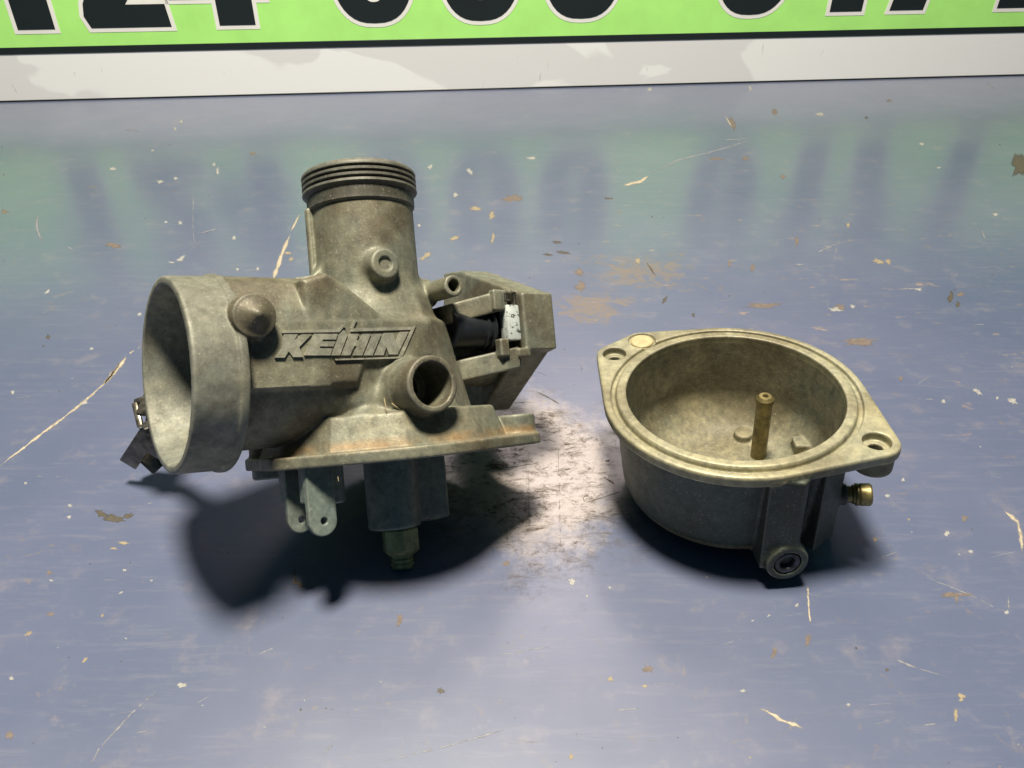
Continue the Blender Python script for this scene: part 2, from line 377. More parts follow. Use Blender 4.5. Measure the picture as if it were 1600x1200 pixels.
def field_objects(field, spec, off, parent):
    """spec: part id -> (name, material, parent key or None). Splits one casting into its named parts, sharing normals."""
    V, G, part, Q = field.mesh(); fp = part[Q].max(axis=1); fp[fp == 0] = 1; out = {}
    for pid, (name, mat, par, label) in spec.items():
        q = Q[fp == pid]
        if not len(q): continue
        u, inv_ = np.unique(q, return_inverse=True); q2 = inv_.reshape(q.shape)
        me = bpy.data.meshes.new(name); vv = ((V[u]-off)*S).astype(np.float32)
        me.vertices.add(len(u)); me.vertices.foreach_set('co', vv.ravel())
        me.loops.add(q2.size); me.loops.foreach_set('vertex_index', q2.ravel().astype(np.int32))
        me.polygons.add(len(q2)); me.polygons.foreach_set('loop_start', np.arange(0, q2.size, 4, dtype=np.int32))
        me.polygons.foreach_set('use_smooth', np.ones(len(q2), bool)); me.update(calc_edges=True)
        me.normals_split_custom_set_from_vertices(G[u].astype(np.float32)); me.materials.append(mat)
        o = link(bpy.data.objects.new(name, me), out[par] if par else parent)
        if label: o['label'] = label
        out[pid] = o
    return out

# ================================================================== workbench

tv, tf = bevel_box((0, 300, -15), (1500, 1300, 15), None, 2, 1)
table = mesh_obj("workbench_top", tv, tf, M_TABLE); tag(table, kind='structure'); table.name = "workbench_top"
# ================================================================== carburettor casting
carb = bpy.data.objects.new("carburetor", None); link(carb)
carb.matrix_world = mat_from(W(*CB), XW, YW, ZW)
tag(carb, "weathered grey cast carburetor body with wide round intake bell, lying tipped back without its bowl", "carburetor")
A = Field((-77, -49, -33), (69, 42, 65), .5)
BODY, BELL, TUBE, FLANGE, PIPE, NIP, CONE, BOSS, ENG, BRK, LUG, LUG2 = range(1, 13)
# bore body
bs = [(-26, -6), (-26, 11)]+circ2(-7.5, 12, 18.5, 10, 180, 90)+circ2(7.5, 12, 18.5, 10, 90, 0)+[(26, -6)]
A.prism(bs, 0, -59, -31, 1.0, 0, BODY)
A.prism([(-38, -6), (-38, 27), (-30, 29.5), (-24, 26), (-12, 16.5), (-4, 14), (6, 14), (6, 2), (-18, 2), (-22, -6)], 1, -25.9, 14, 2.0, .8, BODY)
A.cyl((-59, 0, 1.5), (6, 0, 1.5), 24.8, None, 1.0, BODY)
A.box((-46, -25.9, 2.4), (5, 10, 14.2), .8, 1, BODY)
A.prism([(-2, -25.2), (16, -25.2), (28.5, -15), (29, 12), (-2, 12)], 2, -22, 16, 1.6, 2, BODY, shear=(-.27, 0, 0))
A.prism([(-2, -14), (8, -21), (18, -14), (18, 12), (-2, 12)], 2, 8, 26, 1.6, 4, BODY, shear=(-.15, .22, 0))
A.cyl((-2.5, 0, -5), (-2.5, 0, 63), 17.9, None, 6, TUBE)
A.box((-22.2, 2.5, 24), (-17, 5.5, 58), .8, .8, TUBE)
A.prism([(-30, 20), (-30, 32.5), (-24, 33.5), (-20, 37), (-14, 37), (-14, 20)], 1, -2, 3, 1, 2, BODY)
A.cyl((4, 0, -28), (4, 0, 0), 24, 20, 4, BODY)
A.box((-30, -12, -28), (28, 22, -4), 3, 3, BODY)
# intake bell
A.cyl((-73, 0, 1.5), (-57.6, 0, 1.5), 29.9, 30.3, 0, BELL, rnd=.9)
A.cyl((-60.2, 0, 1.5), (-57.4, 0, 1.5), 30.9, None, .5, BELL, rnd=.7)
# float flange, skirt, lug
fl = hull(circ2(1, 0, 41.5, 60)+circ2(39.5, -24, 8, 24)+circ2(-36, 20, 8, 24)+circ2(-42, -8, 4, 12))
A.prism(fl, 2, -30.6, -26.6, .6, 0, FLANGE)
sk = hull(circ2(-38, -5, 4, 12)+circ2(-28.5, -19, 6, 16)+circ2(-10, -27, 10, 24)+circ2(12, -27.5, 10, 24)+circ2(26, -22, 8, 20)+circ2(32, 0, 4, 12)+[(28, 16), (-42, 14)])
A.prism(sk, 2, -27.5, -15.4, .9, .5, FLANGE, taper=.32)
A.cyl((39, -24, -30), (39, -24, -19.6), 7, None, 1.5, LUG, rnd=.8)
A.cyl((-36, 20, -30), (-36, 20, -21), 6.5, None, 1.5, LUG2, rnd=.8)
# fuel inlet pipe
A.cyl((-3, -14, -8), (-4.3, -29, -8), 10.8, 9.2, 3, PIPE)
A.cyl((-4.3, -10, -8), (-4.3, -41, -8), 9.1, None, 1.5, PIPE, rnd=.7)
A.box((-22, -24, -22), (0, -8, -8), 4, 6, BODY)
# cone boss, dimple boss, nipple
A.cyl((-55, -20, 15), (-55, -30.6, 15), 6.4, None, 0.6, CONE, rnd=.4)
A.cyl((-55, -29.8, 15), (-55, -34.4, 15), 6.2, .6, 0.6, CONE)
A.cyl((-6.5, -12, 34), (-6.5, -21.4, 34), 5.8, 5.2, 1.8, BOSS, rnd=.8)
A.cyl((17.5, 0, 27.2), (17, -25.5, 26.4), 3.75, None, 1.2, NIP, rnd=.4)
A.cyl((12, 2, 26), (17, -8, 27), 6, 4.5, 4, NIP)
A.cyl((16, 10, 28), (24, 16, 31), 3.2, None, 1, NIP, rnd=.4)
# engine flange slab and bore spigot
A.cyl((20, 6, 6), (52, 6, 6), 13, None, 2, ENG)
eng = [(34, 20), (30, 43), (17, 41.5), (-20, 26), (-22.5, 25.2), (-22.5, 4), (-17, 3), (11, -17), (24, -17), (33, 0)]
A.prism(eng, 0, 48.5, 63.5, 1.2, 1, ENG)
# bracket walls for the idle stop
A.prism([(19, -4), (22, -15), (37.5, -21.5), (41.5, -21.5), (41.5, -15), (50, -15), (50, 6), (19, 6)], 2, 17.6, 25.0, .6, .4, BRK, shear=(0, 0, .22))
A.prism([(20, -2), (25, -13), (40, -21.5), (46, -21.5), (46, -17), (50, -17), (50, 6), (20, 6)], 2, -4.0, 3.8, .6, .4, BRK, shear=(0, 0, .16))
A.box((35.5, -22.6, 18.5), (39.5, -19, 26.2), .5, .4, BRK)
A.box((36.5, -22.9, 1.6), (40.5, -19, 8.2), .5, .4, BRK)
A.box((44.5, -22.6, 1.2), (50.5, -17, 4.6), .7, .4, BRK)
# bores
A.cyl((-76, 0, 1.5), (-58, 0, 1.5), 28.2, 23.2, 0, BELL, sub=True)
A.cyl((-59, 0, 1.5), (-26, 0, 1.5), 22.8, 17, 0, BODY, sub=True)
A.cyl((-30, 0, 1.5), (22, 0, 1.5), 15, None, 0, BODY, sub=True)
A.cyl((22, 6, 6), (70, 6, 6), 10, None, 0, BODY, sub=True)
A.cyl((-1.7, 0, 4), (-1.7, 0, 70), 14.5, None, 0, TUBE, sub=True)
A.cyl((-4.3, -44, -8), (-4.3, -24, -8), 7.0, None, .4, PIPE, sub=True)
A.cyl((-4.3, -26, -8), (-4.3, -12, -8), 4.3, None, 0, PIPE, sub=True)
A.cyl((17, -30, 26.4), (17.4, -6, 27), 2.15, None, 0, NIP, sub=True)
A.cyl((-6.5, -25, 34), (-6.5, -20.5, 34), 2.3, None, .5, BOSS, sub=True)
A.cyl((39, -24, -32), (39, -24, -15), 2.6, None, 0, LUG, sub=True)
parts = field_objects(A, {
    BODY: ("body", M_CAST, None, None), BELL: ("intake_bell", M_BELL, None, None), TUBE: ("slide_tube", M_CAST, None, None),
    FLANGE: ("float_flange", M_CAST, None, None), PIPE: ("fuel_inlet", M_CAST, None, "wide open pipe stub facing the camera"),
    NIP: ("vent_nipple", M_CAST, BODY, "small hollow nipple right of the slide tube"), CONE: ("cone_boss", M_CAST, BODY, "round boss with a cone tip beside the bell"),
    BOSS: ("dimple_boss", M_CAST, TUBE, None), ENG: ("engine_flange", M_CAST, None, None), BRK: ("stop_screw_bracket", M_CAST, ENG, None),
    LUG: ("screw_lug", M_CAST, FLANGE, None), LUG2: ("screw_lug", M_CAST, FLANGE, None)}, CB, carb)
def cpart(name, vf, mat, parent=None, smooth=True, sharp=35, label=None):
    o = mesh_obj(name, vf[0], vf[1], mat, parent or carb, smooth, CB, sharp)
    if label: o['label'] = label
    return o
# threaded collar
prof = [(14.6, 56.8), (14.6, 69.6), (15.6, 70.6), (18.9, 70.6), (19.9, 69.7)]
for z in (69.3, 67.4, 65.5): prof += [(20.1, z), (20.1, z-.7), (19.1, z-1.15), (19.1, z-1.35), (20.1, z-1.8)]
prof += [(20.2, 62.9), (19.4, 62.2), (18.9, 61.7), (18.8, 57.6), (18.3, 57.0), (17.2, 56.8), (14.6, 56.8)]
cpart("threaded_collar", lathe_vf(prof, (-2.7, 0, 0), (0, 0, 1), (0, 1, 0), 96), cast_mat("dark_threaded_alloy", (.055, .062, .055), (.085, .082, .060), (.045, .038, .028), .2, .55, .1))
# idle stop: rubber sleeve, end ring, zinc nut
SURF = None
cpart("rubber_sleeve", lathe_vf([(0, 22), (7.0, 22), (7.0, 39), (5.2, 39.4), (5.2, 41), (0, 41)], (0, -11.5, 13), (1, 0, 0), (0, 0, 1), 40), M_BLACK, parts[ENG])
rg = []
for a, r in ((38.0, 8.2), (35.4, 7.6)):
    rg.append(lathe_vf([(r-.9, a-.7), (r, a-.35), (r, a+.35), (r-.9, a+.7), (r-.9, a-.7)], (0, -11.5, 13), (1, 0, 0), (0, 0, 1), 40))
cpart("sealing_ring", join(rg), M_BLACK, parts[ENG])
cpart("square_nut", bevel_box((44.3, -19.2, 14.2), (2.9, 2.6, 6.6), None, .7, 2), M_ZINC, parts[ENG], label="silvery mottled zinc nut in the slot")
cpart("retaining_clip", join([bevel_box((43.4, -18.5, 24), (1.3, 2.2, 1.5), None, .3, 1), bevel_box((46.6, -18.5, 23.6), (.6, 2.4, 2.2), None, .2, 1)]), M_STEEL, parts[ENG])
# raised lettering: traced glyphs laid on the casting's face plane
_i = [int(round((v-A.lo[k])/A.h)) for k, v in ((0, -42.), (2, 8.))]; _col = A.d[_i[0], :, _i[1]]; _j = int(np.argmax(_col < 0))
FU = float(A.ax[1][_j]-A.h*(_col[_j]/(_col[_j]-_col[_j-1]))); print('face', FU)
def LG(x, y): q = inv(410+x/6.154, 480+y/6.154, 1, FU-.2); return (q[0], q[2])
def raised(name, pts, h=.75, label=None, d=None):
    P = [LG(*p) for p in pts]
    u0 = FU+1.5; u1 = FU-h
    vf = prism_vf(P, lambda x, y, u: np.array([x, u, y]), u0, u1)
    o = cpart(name, vf, M_CAST, parts[BODY], False, None, label); return o
glyphs = [("K", [(205, 262), (335, 262), (300, 322), (375, 262), (470, 262), (350, 384), (388, 480), (290, 480), (250, 425), (210, 486), (118, 486), (180, 400)]),
          ("E", [(492, 258), (720, 258), (703, 312), (577, 312), (570, 330), (697, 330), (677, 378), (552, 378), (545, 397), (670, 397), (648, 464), (400, 464)]),
          ("I", [(735, 262), (778, 222), (815, 262), (742, 464), (660, 464)]),
          ("H", [(838, 258), (925, 258), (900, 318), (935, 318), (960, 258), (1040, 258), (955, 464), (868, 464), (905, 376), (878, 376), (838, 464), (755, 464)]),
          ("I", [(1058, 258), (1140, 258), (1055, 464), (972, 464)]),
          ("N", [(1165, 250), (1250, 250), (1278, 335), (1318, 240), (1400, 236), (1295, 455), (1212, 455), (1188, 385), (1158, 462), (1075, 462)])]
for g, p in glyphs: raised("raised_letter", p, .6)
raised("letter_frame", [(185, 222), (730, 214), (770, 170), (800, 210), (780, 190), (738, 240), (185, 250)], .55)
raised("letter_frame", [(850, 205), (1440, 190), (1472, 178), (1335, 492), (700, 512), (690, 498), (1310, 477), (1425, 218), (845, 236)], .55)
raised("letter_frame", [(845, 205), (885, 120), (905, 125), (865, 210)], .6)
# underside pieces
def cy(p0, p1, r0, r1=None, n=40, cap=.6):
    p0 = np.array(p0, float); p1 = np.array(p1, float); L = np.linalg.norm(p1-p0); r1 = r1 or r0
    return lathe_vf([(0, 0), (r0-cap, 0), (r0, cap), (r1, L-cap), (r1-cap, L), (0, L)], p0, p1-p0, (.3, .8, .1), n)
H_ = Field((-14, -16, -58), (24, 16, -28), .5)
H_.cyl((-.2, 0, -30), (-.2, 0, -55.4), 9.2, None, 0, 1, rnd=.8)
H_.box((0, -6, -54.2), (19.6, 9, -30), 1.2, .8, 1)
H_.cyl((13.5, 1, -30), (13.5, 1, -54.4), 6.6, None, 1, 1, rnd=.6)
field_objects(H_, {1: ("jet_holder", M_DARKCAST, None, None)}, CB, carb)
hexp = [(6.6*math.cos(math.radians(60*k+12)), 6.6*math.sin(math.radians(60*k+12))) for k in range(6)]
pl2 = lambda x, y, h: np.array([1.6+x, y, h])
hv, hf = [], []
for rr, zz in ((5.6, -55.2), (6.7, -56.4), (6.7, -63.6), (5.4, -65)): hv += [pl2(x*rr/6.6, y*rr/6.6, zz) for x, y in hexp]
for L in range(3):
    hf += [(L*6+i, L*6+(i+1) % 6, L*6+6+(i+1) % 6, L*6+6+i) for i in range(6)]
hf += [tuple(range(6)), tuple(range(18, 24))]
hexo = cpart("brass_hex", (hv, hf), M_BRASSD, smooth=False)
tp = [(0, -64.6)]
for z in (-65.2, -66.8, -68.4): tp += [(4.1, z), (4.1, z-.6), (3.6, z-.9), (3.6, z-1.3)]
tp += [(4.0, -69.9), (0, -70)]
cpart("jet_tip", lathe_vf(tp, (1.6, 0, 0), (0, 0, 1), (0, 1, 0), 32), M_BRASSD, hexo)
def post(cx, u, w, z1, th=2.6):
    F_ = Field((cx-w-3, u-4, z1-8), (cx+w+3, u+8, -27), .35)
    F_.box((cx-w/2, u-th/2, z1), (cx+w/2, u+th/2, -28), .4, 0, 1); F_.cyl((cx, u-th/2, z1), (cx, u+th/2, z1), w/2, None, 0, 1, rnd=.3)
    F_.box((cx-w/2, u, z1+6), (cx-w/2+1.4, u+5, -28), .3, .6, 1)
    F_.cyl((cx+.3, u-3, z1), (cx+.3, u+3, z1), 1.15, None, 0, 1, sub=True)
    o = field_objects(F_, {1: ("float_hinge_post", M_DARKCAST, None, None)}, CB, carb)[1]; return o
post(-33, -14, 9.4, -47.6); post(-36.0, -3.5, 8.4, -47.2)
cpart("pin_post", cy((-20.6, 2, -29), (-20.6, 2, -44), 3.3), M_DARKCAST)
cpart("under_boss", cy((-38, 14, -29), (-38, 14, -33.8), 6), M_DARKCAST)
# choke lever behind the bell, dark steel, built in world positions behind the mouth
def bar(p, q, w, th, nrm=(0, -.6, .8)):
    p = np.array(p, float); q = np.array(q, float); a = q-p; L = np.linalg.norm(a); a /= L
    n = np.array(nrm, float); n -= a*(n @ a); n /= np.linalg.norm(n); b = np.cross(n, a)
    v, f = bevel_box((p+q)/2, (L/2, w/2, th/2), (a, b, n), min(th, w)*.25, 2); return [w2l(x) for x in v], f
lv = cpart("choke_lever", join([bar(tab(250, 600, 42), tab(229, 650, 36), 8, 2.2), bar(tab(250, 650, 36), tab(244, 712, 17), 11, 2.4), bar(tab(240, 666, 32), tab(201, 724, 10), 7, 2.2, (.5, -.5, .7)), bar(tab(222, 702, 14), tab(252, 730, 7), 8, 3)]), M_STEEL)
cpart("wire_link", join([bar(tab(211, 630, 38), tab(220, 668, 33), 2.2, 2.2), bar(tab(211, 629, 38), tab(236, 620, 40), 2.2, 2.2), bar(tab(220, 628, 38), tab(240, 662, 35), 1.8, 1.8), bar(tab(224, 668, 33), tab(245, 655, 35), 2.4, 2.4),
      bar(tab(222, 645, 37), tab(246, 640, 38), 1.6, 1.6)]), simple("worn_bright_steel", (.34, .31, .25), .28, .9, .5, 300), lv)
cpart("lever_shaft", cy(w2l(tab(248, 640, 38)), (-52, 16, -8), 4), M_STEEL, lv)
# dry fibres caught under the inlet
fb = []
for (a, b) in (((600, 622), (604, 642)), ((612, 630), (628, 642)), ((528, 745), (529, 752)), ((735, 634), (742, 640))):
    p = inv(*a, 1, -29); q = inv(*b, 1, -31); d = q-p; L = np.linalg.norm(d)
    v, f = bevel_box((p+q)/2, (L/2, .16, .12), (d/L, np.cross([0, 1, 0], d/L), np.cross(d/L, np.cross([0, 1, 0], d/L))), 0); fb.append((v, f))
tag(cpart("dry_fibres", join(fb), M_FIBRE, smooth=False), kind='stuff')

# ================================================================== float bowl
bowl = bpy.data.objects.new("float_bowl", None); link(bowl)
bowl.matrix_world = mat_from(RIM+BB[2]*ZBW, XBW, YBW, ZBW)
tag(bowl, "open round float bowl with two screw ears and brass tube inside, beside the carburetor", "float bowl")
B = Field((-60, -58, -48), (60, 52, 3), .5)
WALL, RIMP, TOWER, PAD, RLUG = 1, 2, 3, 4, 5
B.revolve([(0, -45), (26, -45)]+circ2(27, -33.5, 11.5, 20, -85, -6)+[(41.2, -3), (0, -3)], (0, 0), 0, WALL, rnd=.8)
L1 = (-39.1, 31.3); L2 = (39.1, -31.3); PLG = (-27.3, 39.6)
ro = hull(circ2(0, 0, 46.2, 72)+circ2(*L1, 7, 24)+circ2(*L2, 7.4, 24)+circ2(*PLG, 6.8, 20))
B.prism(ro, 2, -4.6, -.3, 1.0, 1.6, RIMP)
B.cyl((0, 0, -2), (0, 0, .35), 41.3, None, .4, RIMP, rnd=.3)
B.cyl((*L2, -11), (*L2, -3), 6.4, None, 1, RLUG, rnd=.7); B.cyl((*L1, -9), (*L1, -3), 6, None, 1, 6, rnd=.7)
B.cyl((*PLG, -7), (*PLG, -.1), 6, None, .6, RIMP, rnd=.6)
tw = [(1.0, -36), (1.8, -45.2), (12.2, -46.6), (14, -45), (17.4, -36)]
B.prism(tw, 2, -42, -3, .6, 1.2, TOWER, shear=(0, 0, 0))
SD = np.array([.10, -.99, .05]); SD /= np.linalg.norm(SD); SC = np.array([9.6, -40, -38.2])
B.cyl(SC, SC+SD*7.6, 7.4, 7.2, 1, TOWER, rnd=.8)
B.prism([(16, -30), (22, -38.6), (31, -31.5), (26, -24)], 2, -43, -3, 1.5, 2, WALL)
ND = np.array([.97, -.2, .08]); ND /= np.linalg.norm(ND); NC = np.array([25, -26.5, -26.5])
B.cyl(NC, NC+ND*9.5, 4.4, 3.6, 1.2, WALL, rnd=.4)
# cavity
B.revolve([(0, -40)]+circ2(20.3, -23.5, 16.5, 24, -90, -4)+[(37.9, -2), (37.9, 4), (0, 4)], (0, 0), 0, WALL, sub=True)
B.revolve([(41.7, -1.9), (43.5, -1.9), (43.4, 2), (41.6, 2)], (0, 0), .4, RIMP, sub=True)
for (lx, ly) in (L1, L2):
    B.cyl((lx, ly, -3.4), (lx, ly, 3), 4.5, None, .3, RIMP, sub=True); B.cyl((lx, ly, -14), (lx, ly, 3), 2.4, None, 0, RLUG, sub=True)
B.revolve([(0, -1.2), (5.4, -1.2), (5.4, 2), (0, 2)], PLG, .3, RIMP, sub=True)
B.cyl(SC+SD*5.4, SC+SD*12, 4.7, None, .2, TOWER, sub=True)
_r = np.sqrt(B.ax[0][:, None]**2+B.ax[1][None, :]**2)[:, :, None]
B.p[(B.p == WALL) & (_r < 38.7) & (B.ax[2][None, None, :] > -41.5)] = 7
# raised pads inside
B.cyl((12.1, 23.0, -41), (12.1, 23.0, -36.8), 3.9, 3.5, .5, PAD, rnd=.5)
B.prism([(28, 7), (38, 5), (38, 13), (28, 13)], 2, -40, -32.2, .8, .6, PAD)
bp_ = field_objects(B, {WALL: ("bowl_wall", M_BOWLOUT, None, "outer wall with shade put into its colour"), 7: ("bowl_interior", M_BOWL, None, "dusty yellowed inside of the bowl"), RIMP: ("bowl_rim", M_RIM, None, None), TOWER: ("drain_tower", M_BOWLOUT, None, None),
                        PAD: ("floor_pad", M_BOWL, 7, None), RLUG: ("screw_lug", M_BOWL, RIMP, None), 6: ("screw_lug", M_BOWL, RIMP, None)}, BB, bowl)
def bpart(name, vf, mat, parent=None, smooth=True, sharp=35, label=None):
    o = mesh_obj(name, vf[0], vf[1], mat, parent or bowl, smooth, BB, sharp)
    if label: o['label'] = label
    return o
bpart("overflow_tube", lathe_vf([(0, -41), (3.0, -41), (3.0, -14.5), (3.3, -13.9), (3.3, -12.2), (2.3, -11), (1.1, -10.9), (.9, -11.4), (.9, -15), (0, -15)], (15.4, 11.5, 0), (0, 0, 1), (0, 1, 0), 40), M_BRASS, label="upright tarnished brass tube with a pin hole in its top")
bpart('plug_disc', lathe_vf([(0, -2), (4.5, -2), (4.5, -.7), (4.1, -.35), (0, -.3)], (PLG[0], PLG[1], 0), (0, 0, 1), (0, 1, 0), 36), simple('yellowed_plug', (.40, .34, .19), .55, .1, .15, 300), bp_[RIMP])
# drain screw: recessed head with a six-sided socket
v1 = lathe_vf([(0, 5), (4.5, 5), (4.5, 7.0), (4.1, 7.4), (2.9, 7.4), (2.5, 7.0), (2.2, 5.4), (0, 5.3)], SC, SD, (0, 0, 1), 6*6)
bpart("drain_screw", v1, M_SCREW, bp_[TOWER], label="dark hex socket screw low in the tower")
np_ = [(0, 7)]
np_ += [(2.9, 7), (2.9, 11), (3.4, 11.4), (3.4, 12)]
np_ += [(3.9, 12.2), (3.9, 13.1), (3.5, 13.4), (3.9, 13.8), (3.9, 16.8), (3.4, 17.4), (1.6, 17.4), (1.5, 15), (0, 15)]
bpart("drain_nipple", lathe_vf(np_, NC, ND, (0, 0, 1), 32), M_BRASS, label="short brass nipple on the right side")

# ================================================================== sign board
SA = tab(0, 160); SB = tab(1600, 118); SDv = (SB-SA)/np.linalg.norm(SB-SA); SN = np.array([SDv[1], -SDv[0], 0]); SU = np.array([0, 0, 1.])
sign = bpy.data.objects.new("sign_board", None); link(sign)
sign.matrix_world = mat_from(SA+SDv*500+SN*-2.5, SDv, -SN, SU)
tag(sign, "green and white sign board with large black numerals standing on edge behind the parts", "sign")
def sbox(name, x0, x1, z0, z1, y0, y1, mat, parent=None):
    v, f = bevel_box(((x0+x1)/2, (y0+y1)/2, (z0+z1)/2), ((x1-x0)/2, (y1-y0)/2, (z1-z0)/2), None, .25, 1)
    return mesh_obj(name, v, f, mat, parent or sign)
pan = sbox("panel", -900, 900, 1.2, 205, -2.5, 2.5, M_STRIP)
sbox("gap_shadow_strip", -900, 900, 0.05, 1.5, -3, 3, M_PBLACK)  # black strip standing in for the shadow in the gap under the board
sbox("green_band", -900, 900, 47.6, 192, -2.9, -2.4, M_GREEN)
sbox("black_line", -900, 900, 41.8, 47.8, -3.05, -2.4, M_PBLACK)
def offset_poly(P, d):
    P = np.array(P, float); n = len(P); area_ = sum(P[i-1][0]*P[i][1]-P[i][0]*P[i-1][1] for i in range(n)); sg = 1 if area_ > 0 else -1; out = []
    for i in range(n):
        a = P[i]-P[i-1]; b = P[(i+1) % n]-P[i]; a /= np.linalg.norm(a); b /= np.linalg.norm(b)
        na = np.array([a[1], -a[0]])*sg; nb = np.array([b[1], -b[0]])*sg; m = na+nb; m /= max(np.linalg.norm(m), 1e-6)
        out.append(P[i]+m*d/max(m @ na, .45))
    return [tuple(q) for q in out]
def ell(cx, cy, rx, ry, n=32, a0=0, a1=360): return [(cx+rx*math.cos(math.radians(a0+(a1-a0)*k/n)), cy+ry*math.sin(math.radians(a0+(a1-a0)*k/n))) for k in range(n if a1-a0 >= 360 else n+1)]
# numerals in a 78 x 118 box, origin at lower left
def rrect_e(x0, x1, y0, y1, p=2.6, n=44):
    cx, cy, rx, ry = (x0+x1)/2, (y0+y1)/2, (x1-x0)/2, (y1-y0)/2; o = []
    for k in range(n):
        a = 2*math.pi*k/n; c, s_ = math.cos(a), math.sin(a)
        o.append((cx+rx*abs(c)**(2/p)*(1 if c > 0 else -1), cy+ry*abs(s_)**(2/p)*(1 if s_ > 0 else -1)))
    return o
DIG = {
 '1': ([(24, 0), (56, 0), (56, 118), (32, 118), (22, 104), (6, 97), (6, 78), (24, 78)], []),
 '2': ([(2, 0), (72, 0), (70, 19), (36, 19), (48, 34), (66, 56), (71, 78), (68, 100), (56, 114), (38, 119), (18, 114), (6, 100), (3, 78), (33, 76), (34, 92), (40, 94), (42, 88), (41, 78), (30, 60), (10, 38), (0, 20), (-2, 10)], []),
 '4': ([(40, 0), (72, 0), (72, 22), (84, 22), (84, 44), (72, 44), (72, 118), (38, 118), (0, 46), (0, 22), (40, 22)], [[(40, 44), (24, 44), (40, 80)]]),
 '7': ([(14, 0), (48, 0), (54, 40), (76, 94), (76, 118), (4, 118), (4, 94), (42, 94), (22, 50)], []),
 '3': (rrect_e(0, 76, -1, 119), [rrect_e(29, 47, 17, 50), rrect_e(29, 47, 68, 101)]),
 '8': (rrect_e(0, 76, -1, 119), [rrect_e(29, 47, 17, 50), rrect_e(29, 47, 68, 101)]),
}
def plate(loops, y, name, mat, parent):
    allp = [p for l in loops for p in l]
    tris = tessellate_polygon([[Vector((x, z, 0)) for x, z in l] for l in loops]); n = len(allp)
    V = [(x, y, z) for x, z in allp]+[(x, y+.25, z) for x, z in allp]; F = [tuple(t) for t in tris]+[tuple(i+n for i in t) for t in tris]
    o = 0
    for l in loops:
        m = len(l); F += [(o+i, o+(i+1) % m, o+(i+1) % m+n, o+i+n) for i in range(m)]; o += m
    return mesh_obj(name, V, F, mat, parent)
base = 62.5
for ch, x in (('1', -110), ('1', 13.5), ('2', 99), ('4', 173.5), ('8', 316), ('8', 413.5), ('8', 508), ('8', 671), ('1', 764), ('7', 834), ('1', 934), ('1', -330), ('4', -240)):
    if x < 0: continue
    out, holes = DIG[ch]; k = 1.0; bz = base+(2.5*x/950.)
    P = [(x-500+p, bz+q) for p, q in out]; Hs = [[(x-500+p, bz+q) for p, q in h] for h in holes]
    w = plate([offset_poly(P, 3.6)], -3.15, "numeral_outline", M_WHITE, sign)
    if holes: plate(Hs[:0]+[P]+[h for h in Hs], -3.4, "numeral", M_PBLACK, sign); 
    else: plate([P], -3.4, "numeral", M_PBLACK, sign)
    for h in Hs: plate([offset_poly(h, -2.6)], -3.45, "numeral_gap", M_GREEN, sign)

# ================================================================== marks on the enamel (thin chips and scratches)
def mark_poly(px, py, rx, ry, rot=0.0, n=14, jit=.45, lift=.04):
    c = tab(px, py); pts = []
    for k in range(n):
        a = 2*math.pi*k/n; r = 1+random.uniform(-jit, jit)
        x = rx*.8*r*math.cos(a); y = ry*.8*r*math.sin(a)
        pts.append((px+x*math.cos(rot)-y*math.sin(rot), py+x*math.sin(rot)+y*math.cos(rot)))
    V = [tab(x, y)+np.array([0, 0, lift]) for x, y in pts]; c3 = tab(px, py)+np.array([0, 0, lift])
    V2 = [c3+(v-c3)*1.35 for v in V]; V1 = [c3+(v-c3)*.55 for v in V]
    F = [tuple(range(n, 2*n))]+[(i, (i+1) % n, (i+1) % n+n, i+n) for i in range(n)]
    return V2+V1, F, [0.]*n+[1.]*n
def mark_line(pts, w, lift=.04, jit=.4, step=7, gap=0.0):
    out = []; P = []
    for (a, b) in zip(pts[:-1], pts[1:]):
        L = math.dist(a, b); m = max(1, int(L/step))
        for k in range(m): P.append((a[0]+(b[0]-a[0])*k/m, a[1]+(b[1]-a[1])*k/m))
    P.append(pts[-1]); n = len(P); Lf = []; Rt = []
    for i, p in enumerate(P):
        a = P[max(i-1, 0)]; b = P[min(i+1, n-1)]; dx, dy = b[0]-a[0], b[1]-a[1]; L = math.hypot(dx, dy) or 1
        e = min(i, n-1-i)/max(1, n*.15); ww = w*.5*min(1, .25+e)*(1+random.uniform(-jit, jit))
        ox, oy = random.uniform(-.4, .4), random.uniform(-.4, .4)
        Lf.append((p[0]+ox-dy/L*ww, p[1]+oy+dx/L*ww)); Rt.append((p[0]+ox+dy/L*ww, p[1]+oy-dx/L*ww))
    L3 = [np.array([0, 0, lift])+tab(*q) for q in Lf]; R3 = [np.array([0, 0, lift])+tab(*q) for q in Rt]; F = []
    M3 = [(a+b)/2 for a, b in zip(L3, R3)]; V = [m+(a-m)*1.3 for a, m in zip(L3, M3)]+M3+[m+(b-m)*1.3 for b, m in zip(R3, M3)]
    al = [0.]*n+[random.uniform(.7, 1.15)*min(1, .45+4*min(i, n-1-i)/n) for i in range(n)]+[0.]*n
    for i in range(n-1):
        if random.random() < gap: continue
        F += [(i, i+1, n+i+1, n+i), (n+i, n+i+1, 2*n+i+1, 2*n+i)]
    return V, F, al
def add_marks(name, items, mat):
    v, f = join([i[:2] for i in items]); al = [a for i in items for a in i[2]]
    me = bpy.data.meshes.new(name); me.from_pydata((np.array(v)*S).tolist(), [], f); me.materials.append(mat)
    at = me.attributes.new('fade', 'FLOAT', 'POINT'); at.data.foreach_set('value', al)
    tag(link(bpy.data.objects.new(name, me), table), kind='stuff')
